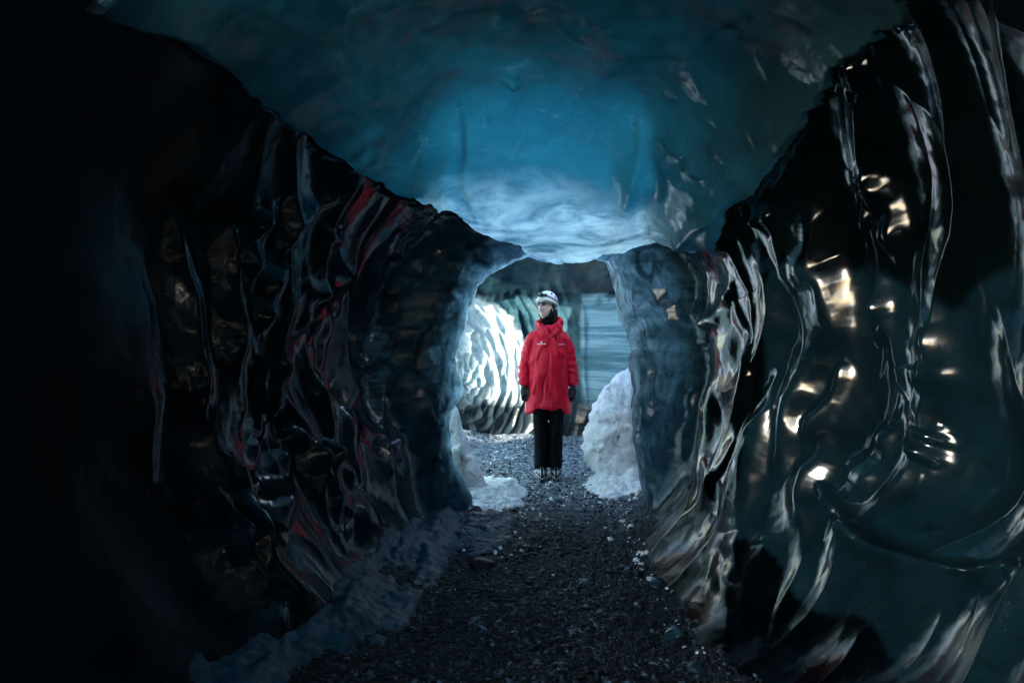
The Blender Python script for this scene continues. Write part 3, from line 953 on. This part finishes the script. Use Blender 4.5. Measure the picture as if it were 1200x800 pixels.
COAT = mat_simple("red_rain_shell", (0.75, 0.006, 0.036), 0.45, (160, 0.12, 0.002), 0.1, 6, spec=0.25)
BLACKC = mat_simple("black_cloth", (0.003, 0.004, 0.006), 0.8, (200, 0.3, 0.002), 0.2, 20, spec=0.12)
GLOVE = mat_simple("black_glove_cloth", (0.012, 0.014, 0.02), 0.6, (150, 0.3, 0.002), 0.2, 20)
SKIN = mat_simple("skin", (0.8, 0.54, 0.47), 0.5, (300, 0.1, 0.001), 0.06, 14)
HELM = mat_simple("white_helmet_shell", (0.8, 0.8, 0.78), 0.3, None, 0.03, 8, coat=0.4)
LENS = mat_simple("dark_lens", (0.01, 0.012, 0.02), 0.08, None, 0.1, 8)
HAIR = mat_simple("dark_hair", (0.01, 0.009, 0.01), 0.5, (120, 0.6, 0.004), 0.3, 30)
STEEL = mat_simple("worn_steel", (0.55, 0.57, 0.6), 0.3, (90, 0.2, 0.001), 0.15, 30, metal=1.0)
BOOT = mat_simple("black_leather", (0.02, 0.022, 0.026), 0.4, (90, 0.3, 0.002), 0.2, 30)
WHITE = mat_simple("white_print", (0.8, 0.8, 0.82), 0.5, None, 0.03, 8)
LIPS = mat_simple("lip_skin", (0.5, 0.16, 0.16), 0.4, None, 0.05, 8)
TEETH = mat_simple("teeth", (0.8, 0.78, 0.74), 0.25, None, 0.03, 8)

HC = Vector((-0.022, -0.012, 1.655))                 # centre of the head
HR = Matrix.Rotation(math.radians(-38), 4, 'Z') @ Matrix.Rotation(math.radians(-14), 4, 'X')   # turned to the photo's left, chin a little up


def face_shape(V):
    x, y, z = V[:, 0].copy(), V[:, 1].copy(), V[:, 2].copy()      # face looks along -y
    fr = np.clip(-y, 0, 1)
    low = np.clip(-z, 0, 1)
    x = x * (1 - 0.30 * low ** 1.5) ; 
    x = x * (1 - 0.06 * np.exp(-((z - 0.15) / 0.2) ** 2) * fr)
    y = y * (1 - 0.18 * low * (y > 0))
    g = lambda cx, cz, sx, sz: np.exp(-((x - cx) / sx) ** 2 - ((z - cz) / sz) ** 2) * (y < 0)
    y = y - 0.30 * g(0, -0.12, 0.13, 0.15) - 0.14 * g(0, 0.08, 0.07, 0.18)          # nose
    y = y - 0.06 * g(0, 0.30, 0.5, 0.10)                                                # brow
    y = y + 0.10 * (g(0.36, 0.12, 0.17, 0.11) + g(-0.36, 0.12, 0.17, 0.11))            # eye sockets
    y = y - 0.08 * (g(0.42, -0.2, 0.2, 0.17) + g(-0.42, -0.2, 0.2, 0.17))              # cheeks, smiling
    y = y - 0.07 * g(0, -0.50, 0.26, 0.07) + 0.03 * g(0, -0.43, 0.25, 0.03)             # lips
    y = y - 0.10 * g(0, -0.82, 0.25, 0.16)                                              # chin
    z = z - 0.05 * low * fr
    return np.stack([x, y, z], 1)


def head_pt(u):
    return HC + HR @ Vector(u)


def build_person():
    head = ellipsoid(HC, (0.074, 0.094, 0.116), HR, 40, face_shape)
    ears = [ellipsoid(head_pt((s * 0.073, 0.012, -0.012)), (0.012, 0.02, 0.032), HR, 8) for s in (-1, 1)]
    neck = tube(smoothpath([(0.0, 0.01, 1.40, .06, .06), (0, 0.012, 1.48, .052, .054), (-0.01, 0.01, 1.55, .05, .054), (-0.018, 0.005, 1.61, .05, .06)]))
    torso = tube(smoothpath([(0, 0, .82, .15, .1), (0, 0, .95, .16, .105), (0, 0, 1.1, .135, .095), (0, 0, 1.28, .165, .11), (0, 0, 1.39, .155, .08), (0, 0, 1.44, .07, .055)]), 28)
    limbs = []
    for s in (-1, 1):
        limbs.append(tube(smoothpath([(s * .135, 0, 1.37, .05, .055), (s * .19, 0.01, 1.30, .048, .05), (s * .232, 0.02, 1.12, .04, .042), (s * .248, 0, 1.0, .035, .036), (s * .243, -.03, .9, .026, .024), (s * .240, -.04, .85, .036, .02), (s * .236, -.05, .80, .032, .018)])))
        limbs.append(tube(smoothpath([(s * .08, 0, .92, .09, .095), (s * .082, 0, .75, .082, .088), (s * .078, -.005, .5, .058, .062), (s * .076, .01, .36, .054, .06), (s * .072, 0.005, .1, .038, .042)])))
        limbs.append(ellipsoid((s * .072, -.05, .055), (.042, .115, .045), None, 12))
    body = fuse("person", [head] + ears + [neck, torso] + limbs, 0.0065, SKIN, None, smooth=2)
    body.location = (PX, PY, 0.005); body.scale = (0.93, 0.97, 0.975)
    tag(body, "person in a red coat and white helmet standing under the ice arch, looking left", "person")

    # ---- coat: A-line shell with sleeves, folds pushed into it
    ct = tube(smoothpath([(0, 0, .64, .224, .146), (0, 0, .70, .222, .146), (0, 0, .80, .212, .140), (0, 0, .95, .205, .134), (0, 0, 1.08, .196, .130), (0, 0, 1.22, .194, .132),
                          (0, 0, 1.34, .186, .124), (0, .0, 1.40, .165, .108), (0, .0, 1.45, .105, .085), (0, .0, 1.47, .08, .07)]), 48)
    sl = []
    for s in (-1, 1):
        sl.append(tube(smoothpath([(s * .10, .005, 1.385, .07, .078), (s * .160, .005, 1.345, .068, .075), (s * .200, .012, 1.25, .062, .07), (s * .230, .02, 1.13, .056, .064), (s * .247, .01, 1.02, .053, .058),
                                   (s * .250, -.018, .93, .052, .056), (s * .250, -.022, .905, .05, .054)], 5), 24))

    def folds(V, N):
        x, y, z = V[:, 0], V[:, 1], V[:, 2]
        arm = sstep(.185, .215, np.abs(x)) * sstep(1.36, 1.30, z) * sstep(.86, .9, z)
        d = 0.010 * fbm(x * 9, y * 7, z * 4, 3) * (1 - arm)
        # long drapes falling from shoulder to hem
        sw = x * 16 + (z - 1.0) * 5 * np.sign(x) + 1.2 * perlin(x * 4, y * 4, z * 2.5)
        d += 0.019 * np.abs(np.sin(sw)) ** 0.7 * (1 - arm) * sstep(1.36, 1.1, z)
        # diagonal creases across the chest, towards the middle
        sw2 = (z - 1.0) * 26 + np.abs(x) * 20 + 2 * perlin(x * 6, y * 5, z * 5)
        d += 0.015 * np.maximum(0, np.sin(sw2)) ** 2 * (1 - arm) * sstep(1.40, 1.3, z) * sstep(0.85, 1.1, z)
        # bunched sleeve wrinkles, closer below the elbow
        wr = z * (62) + 3.0 * perlin(x * 8, y * 9, z * 7) + x * 18
        d += (0.010 * np.abs(np.sin(wr * 0.8)) ** 0.8 + 0.009 * fbm(x * 14, y * 14, z * 18, 2)) * arm
        # gather at the lower middle
        g = np.exp(-((x - .0) / .05) ** 2 - ((z - .88) / .06) ** 2) * (y < 0)
        d += 0.008 * np.sin(x * 130) * g
        # storm flap
        d += 0.007 * sstep(.0, .006, x - .012) * sstep(.075, .069, x - .012 + 0) * (y < -.02) * sstep(1.42, 1.40, z)
        V = V + N * d[:, None]
        # hem: front higher in the middle, back drops at the sides
        lift = 0.055 * sstep(.20, .10, np.abs(x)) * (y < 0) * sstep(.80, .66, z)
        V[:, 2] += lift
        return V
    coat = fuse("coat", [ct] + sl, 0.0065, COAT, body, folds, 3)
    coat["label"] = "knee length red waterproof coat, creased"

    # hood gathered round the neck
    hp = []
    for k in range(33):
        t = -math.pi * 0.5 + 2 * math.pi * k / 32
        cxx, cyy = math.cos(t), math.sin(t)          # t=-90 deg is the front
        back = (1 + cyy) / 2
        zc = 1.425 + 0.075 * back ** 0.7 + 0.035 * max(0, cxx)
        hp.append((0.012 + cxx * (0.098 + 0.012 * back), 0.01 + cyy * 0.092, zc, .0, .0))
    P3 = np.array(hp)[:, :3]
    V = []; F = []
    ns = 14
    for i, p in enumerate(P3[:-1]):
        nxt = P3[(i + 1) % 32]; prv = P3[(i - 1) % 32]
        d = Vector(nxt - prv).normalized(); out = d.cross(Vector((0, 0, 1))).normalized(); up = Vector((0, 0, 1))
        th = .030 + .012 * math.sin(i * 1.9); hh = 0.050 + .012 * math.cos(i * 2.7)
        for k in range(ns):
            t = 2 * math.pi * k / ns
            q = Vector(p) + out * math.cos(t) * th + up * math.sin(t) * hh + out * (0.012 * math.sin(t))
            V.append(tuple(q))
    for i in range(32):
        for k in range(ns): F.append([i * ns + k, i * ns + (k + 1) % ns, ((i + 1) % 32) * ns + (k + 1) % ns, ((i + 1) % 32) * ns + k])
    # two lapels
    lap1 = tube(smoothpath([(-.105, -.055, 1.455, .035, .012), (-.06, -.105, 1.425, .04, .012), (.0, -.135, 1.375, .03, .010), (.02, -.14, 1.35, .015, .008)]), 12)
    lap2 = tube(smoothpath([(.115, -.04, 1.475, .04, .016), (.085, -.09, 1.445, .04, .014), (.045, -.125, 1.40, .028, .010), (.025, -.137, 1.37, .012, .008)]), 12)

    def hf(V, N):
        d = 0.010 * fbm(V[:, 0] * 14, V[:, 1] * 14, V[:, 2] * 10, 3) + 0.006 * np.abs(np.sin(V[:, 0] * 50 + V[:, 2] * 40))
        return V + N * d[:, None]
    fuse("hood", [(V, F), lap1, lap2], 0.006, COAT, body, hf, 2)

    # small things on the coat
    def strip(name, pts, r, mat, parent, n=6):
        return mesh_obj(name, *tube([(a, b, c, r, r) for a, b, c in pts], n), mat=mat, parent=parent)
    for x, z0, z1 in ((.068, 1.425, 1.33), (.102, 1.41, 1.32)):
        strip("drawstring", [(x, -.118, z0), (x + .004, -.138, (z0 + z1) / 2), (x, -.142, z1)], .003, BLACKC, body)
    # breast prints: a small star mark with a line of lettering on one side, a line of lettering on the other

    def yfront(x, z):
        return -0.138 * math.sqrt(max(0.05, 1 - (x / .215) ** 2)) - 0.012
    vs = []; fs = []

    def dash(x, z, w_, h_):
        o = len(vs)
        for a, b in ((-1, -1), (1, -1), (1, 1), (-1, 1)):
            xx = x + a * w_ / 2; zz = z + b * h_ / 2
            vs.append((xx, yfront(xx, zz) - .004, zz))
        for a, b in ((-1, -1), (1, -1), (1, 1), (-1, 1)):
            xx = x + a * w_ / 2; zz = z + b * h_ / 2
            vs.append((xx, yfront(xx, zz) + .004, zz))
        fs.extend([[o, o + 1, o + 2, o + 3], [o + 7, o + 6, o + 5, o + 4], [o, o + 4, o + 5, o + 1], [o + 1, o + 5, o + 6, o + 2], [o + 2, o + 6, o + 7, o + 3], [o + 3, o + 7, o + 4, o]])
    for k in range(8): dash(-.115 + k * .0115, 1.305, .0075, .010 if k % 3 else .014)
    dash(-.078, 1.322, .010, .016); dash(-.078, 1.322, .022, .005)
    mesh_obj("breast_logo", vs, fs, WHITE, body, smooth=False)
    vs = []; fs = []
    for k in range(7): dash(.098 + k * .0095, 1.300, .006, .010 if k % 2 else .008)
    mesh_obj("breast_lettering", vs, fs, WHITE, body, smooth=False)
    # pocket welts
    for s in (-1, 1):
        mesh_obj("pocket_flap", *tube([(s * .125, -.128, .94, .006, .006), (s * .150, -.122, .87, .007, .007), (s * .17, -.118, .81, .006, .006)], 8), mat=COAT, parent=body)

    # ---- trousers
    tr = [tube(smoothpath([(0, 0, .98, .15, .11), (0, 0, .84, .158, .115), (0, 0, .76, .15, .11)]), 28)]
    for s in (-1, 1):
        tr.append(tube(smoothpath([(s * .078, 0, .84, .085, .1), (s * .080, 0, .68, .083, .095), (s * .077, -.006, .46, .072, .083), (s * .073, .004, .28, .068, .078), (s * .071, -.004, .13, .070, .084), (s * .071, -.008, .10, .069, .084)]), 24))

    def tf(V, N):
        x, y, z = V[:, 0], V[:, 1], V[:, 2]
        d = 0.008 * fbm(x * 8, y * 8, z * 6, 3) + 0.005 * np.abs(np.sin(z * 38 + x * 20 + 3 * perlin(x * 5, y * 5, z * 5))) * (sstep(.3, .12, z) + .3)
        return V + N * d[:, None]
    fuse("trousers", tr, 0.007, BLACKC, body, tf, 2)
    strip("zip_tab", [(-.003, -.125, .575), (-.003, -.128, .555)], .005, WHITE, body)

    # ---- boots and the spikes strapped on them
    for s in (-1, 1):
        bx = s * .070
        up = tube(smoothpath([(bx, .0, .17, .056, .066), (bx, -.005, .10, .055, .072), (bx, -.02, .075, .054, .09)]), 20)
        foot = ellipsoid((bx, -.075, .058), (.053, .135, .056), None, 18)
        sole = ellipsoid((bx, -.06, .026), (.055, .150, .022), None, 14)
        boot = fuse("boot", [up, foot, sole], 0.006, BOOT, body, lambda V, N: np.stack([V[:, 0], V[:, 1], np.maximum(V[:, 2], 0.012)], 1), 1)
        pts = []
        for z_, r_ in ((.088, .052), (.045, .058)):
            pts.append([(bx + r_ * 1.08 * math.cos(t), -.06 - r_ * 2.75 * math.sin(t) * (0.78 if z_ > .06 else 1), z_ + .01 * math.sin(3 * t)) for t in np.linspace(-.25, math.pi + .25, 17)])
        pts.append([(bx - .018, -.20, .03), (bx - .018, -.212, .06), (bx - .016, -.185, .094), (bx - .013, -.12, .128)])
        pts.append([(bx + .018, -.20, .03), (bx + .018, -.212, .06), (bx + .016, -.185, .094), (bx + .013, -.12, .128)])
        V = []; F = []
        for q in pts:
            v, f = tube([(a, b, c, .0042, .0042) for a, b, c in q], 6); o = len(V); V += [tuple(a) for a in v]; F += [[i + o for i in g] for g in f]
        for dx, dy in ((-.035, -.19), (0, -.205), (.035, -.19), (-.05, -.12), (.05, -.12), (-.045, .02), (.045, .02)):
            v, f = tube([(bx + dx, dy, .03, .007, .007), (bx + dx, dy - .004, .004, .0015, .0015)], 6); o = len(V); V += [tuple(a) for a in v]; F += [[i + o for i in g] for g in f]
        cr = mesh_obj("crampon", V, F, STEEL, body)

    # ---- gloves: palm, four bent fingers, thumb, cuff
    for s in (-1, 1):
        wx, wy = s * .243, -.035
        pcs = [tube(smoothpath([(wx, wy + .005, .925, .036, .034), (wx, wy, .885, .036, .032), (wx - s * .002, wy - .005, .86, .046, .026), (wx - s * .005, wy - .012, .82, .046, .024), (wx - s * .007, wy - .016, .80, .04, .02)]), 18)]
        for k, (off, ln) in enumerate(((-.030, .062), (-.010, .074), (.010, .070), (.028, .054))):
            x0 = wx - s * .006 + off
            pcs.append(tube(smoothpath([(x0, wy - .010, .815, .0115, .0115), (x0 * 1 + off * .05, wy - .020, .815 - ln * .45, .011, .011), (x0 - s * .003, wy - .012, .815 - ln * .8, .0105, .0105), (x0 - s * .004, wy + .004, .815 - ln, .008, .008)]), 10))
        tx = wx - s * .040
        pcs.append(tube(smoothpath([(wx - s * .020, wy - .012, .872, .014, .014), (tx, wy - .026, .845, .0135, .0135), (tx - s * .006, wy - .036, .815, .012, .012), (tx - s * .002, wy - .040, .795, .008, .008)]), 10))
        gl = fuse("glove", pcs, 0.0042, GLOVE, body, None, 1)
        if s > 0: mesh_obj("glove_tag", *tube([(wx - .038, wy - .028, .893, .010, .006), (wx - .034, wy - .034, .873, .010, .006)], 8), mat=WHITE, parent=gl)

    # ---- neck gaiter, hair
    fuse("neck_gaiter", [tube(smoothpath([(0, .005, 1.40, .078, .074), (0, .006, 1.46, .07, .068), (-.008, .004, 1.52, .063, .066), (-.016, -.002, 1.555, .060, .068), (-.018, -.002, 1.572, .056, .064)]), 24)], 0.006, BLACKC, body,
         lambda V, N: V + N * (0.005 * np.abs(np.sin(V[:, 2] * 90 + V[:, 0] * 22)))[:, None], 1)

    def hs(V):
        x, y, z = V.T
        # keep the face clear: push the cap behind the cheeks
        y2 = np.where(y < -0.25, -0.25 + (y + 0.25) * 0.15, y)
        return np.stack([x, y2, z], 1)
    hair = ellipsoid(head_pt((0, .018, -.012)), (.084, .100, .124), HR, 28, hs)
    tail = tube(smoothpath([(.040, .045, 1.66, .05, .05), (.058, .05, 1.59, .045, .045), (.060, .045, 1.53, .036, .036), (.062, .03, 1.49, .02, .02)]), 14)
    fuse("hair", [hair, tail], 0.006, HAIR, body, lambda V, N: V + N * (0.004 * np.sin(V[:, 0] * 160 + V[:, 1] * 120))[:, None], 1)

    # ---- helmet
    def dome(V):
        x, y, z = V.T
        z2 = np.where(z < -0.12, -0.12 + (z + 0.12) * 0.04, z)
        r = 1 + 0.08 * np.exp(-((z + 0.10) / 0.05) ** 2) * (0.5 + 0.9 * np.clip(-y, 0, 1) ** 2)
        k = 1 - 0.035 * np.cos(np.arctan2(x, -y) * 6) * np.clip(z, 0, 1) * (1 - z)
        return np.stack([x * r * k, y * r * k, z2], 1)
    HH = HR @ Matrix.Rotation(math.radians(-6), 4, 'X')
    hm = ellipsoid(head_pt((0, .010, .052)), (.106, .126, .116), HH, 40, dome)
    hel = mesh_obj("helmet", *hm, mat=HELM, parent=body)
    back = ellipsoid(head_pt((0, .085, .03)), (.085, .05, .055), HH, 14)
    mesh_obj("helmet_nape", *back, mat=HELM, parent=hel)

    def hp_(u): return head_pt((0, .010, .052)) + HH @ Vector(u)
    lamp = fuse("headlamp", [ellipsoid(hp_((0, -.132, .030)), (.034, .022, .024), HH, 12), tube([(*hp_((-.022, -.150, .030)), .018, .018), (*hp_((-.024, -.166, .032)), .018, .018)], 14),
                             ellipsoid(hp_((.045, -.115, .032)), (.02, .018, .018), HH, 10)], .004, GLOVE, hel, None, 1)
    mesh_obj("lamp_lens", *ellipsoid(hp_((-.006, -.157, .032)), (.011, .006, .011), HH, 8), mat=STEEL, parent=lamp)
    # strap of the lamp round the shell
    st = [hp_((.1105 * math.sin(t), -.1305 * math.cos(t), .026 + .006 * math.cos(2 * t))) for t in np.linspace(-2.9, 2.9, 40)]
    mesh_obj("lamp_strap", *tube([(*q, .004, .006) for q in st], 8), mat=GLOVE, parent=lamp)
    for u, rr in (((.080, -.066, .068), (.008, .007, .010)), ((.098, -.015, .055), (.006, .007, .008))):
        mesh_obj("vent", *ellipsoid(hp_(u), rr, HH, 8), mat=BLACKC, parent=hel)
    for s in (-1, 1):
        q = [head_pt((s * .082, .0, .04)), head_pt((s * .080, -.005, -.02)), head_pt((s * .062, -.015, -.085)), head_pt((s * .015, -.030, -.125))]
        mesh_obj("chin_strap", *tube([(*p, .004, .006) for p in q], 6), mat=BLACKC, parent=hel)

    # ---- face: dark glasses, brows hidden by them, lips, teeth, eyes
    for s in (-1, 1):
        mesh_obj("eye", *ellipsoid(head_pt((s * .028, -.083, .014)), (.011, .009, .008), HR, 10), mat=TEETH, parent=body)
    gp = []
    for s in (-1, 1):
        gp.append(ellipsoid(head_pt((s * .031, -.096, .016)), (.033, .010, .021), HR @ Matrix.Rotation(s * math.radians(16), 4, 'Z'), 12))
        gp.append(tube([(*head_pt((s * .056, -.088, .022)), .004, .005), (*head_pt((s * .074, -.05, .022)), .004, .005), (*head_pt((s * .080, .0, .018)), .004, .004)], 8))
    gp.append(tube([(*head_pt((-.01, -.104, .020)), .004, .004), (*head_pt((.01, -.104, .020)), .004, .004)], 8))
    fuse("dark_glasses", gp, .0035, LENS, body, None, 1)
    lp = []
    for k, z_ in ((0, -.042), (1, -.066)):
        lp.append(tube([(*head_pt((t * .036, -.101 + .020 * t * t, z_ + (.014 if k == 0 else .019) * t * t)), .0055 * (1.1 - .5 * abs(t)), .0055 * (1.1 - .5 * abs(t))) for t in np.linspace(-1, 1, 9)], 8))
    fuse("lips", lp, .0028, LIPS, body, None, 1)
    mesh_obj("teeth", *tube([(*head_pt((t * .028, -.100 + .018 * t * t, -.054 + .015 * t * t)), .008 * (1.1 - .6 * abs(t)), .004) for t in np.linspace(-1, 1, 9)], 8), mat=TEETH, parent=body)


build_person()
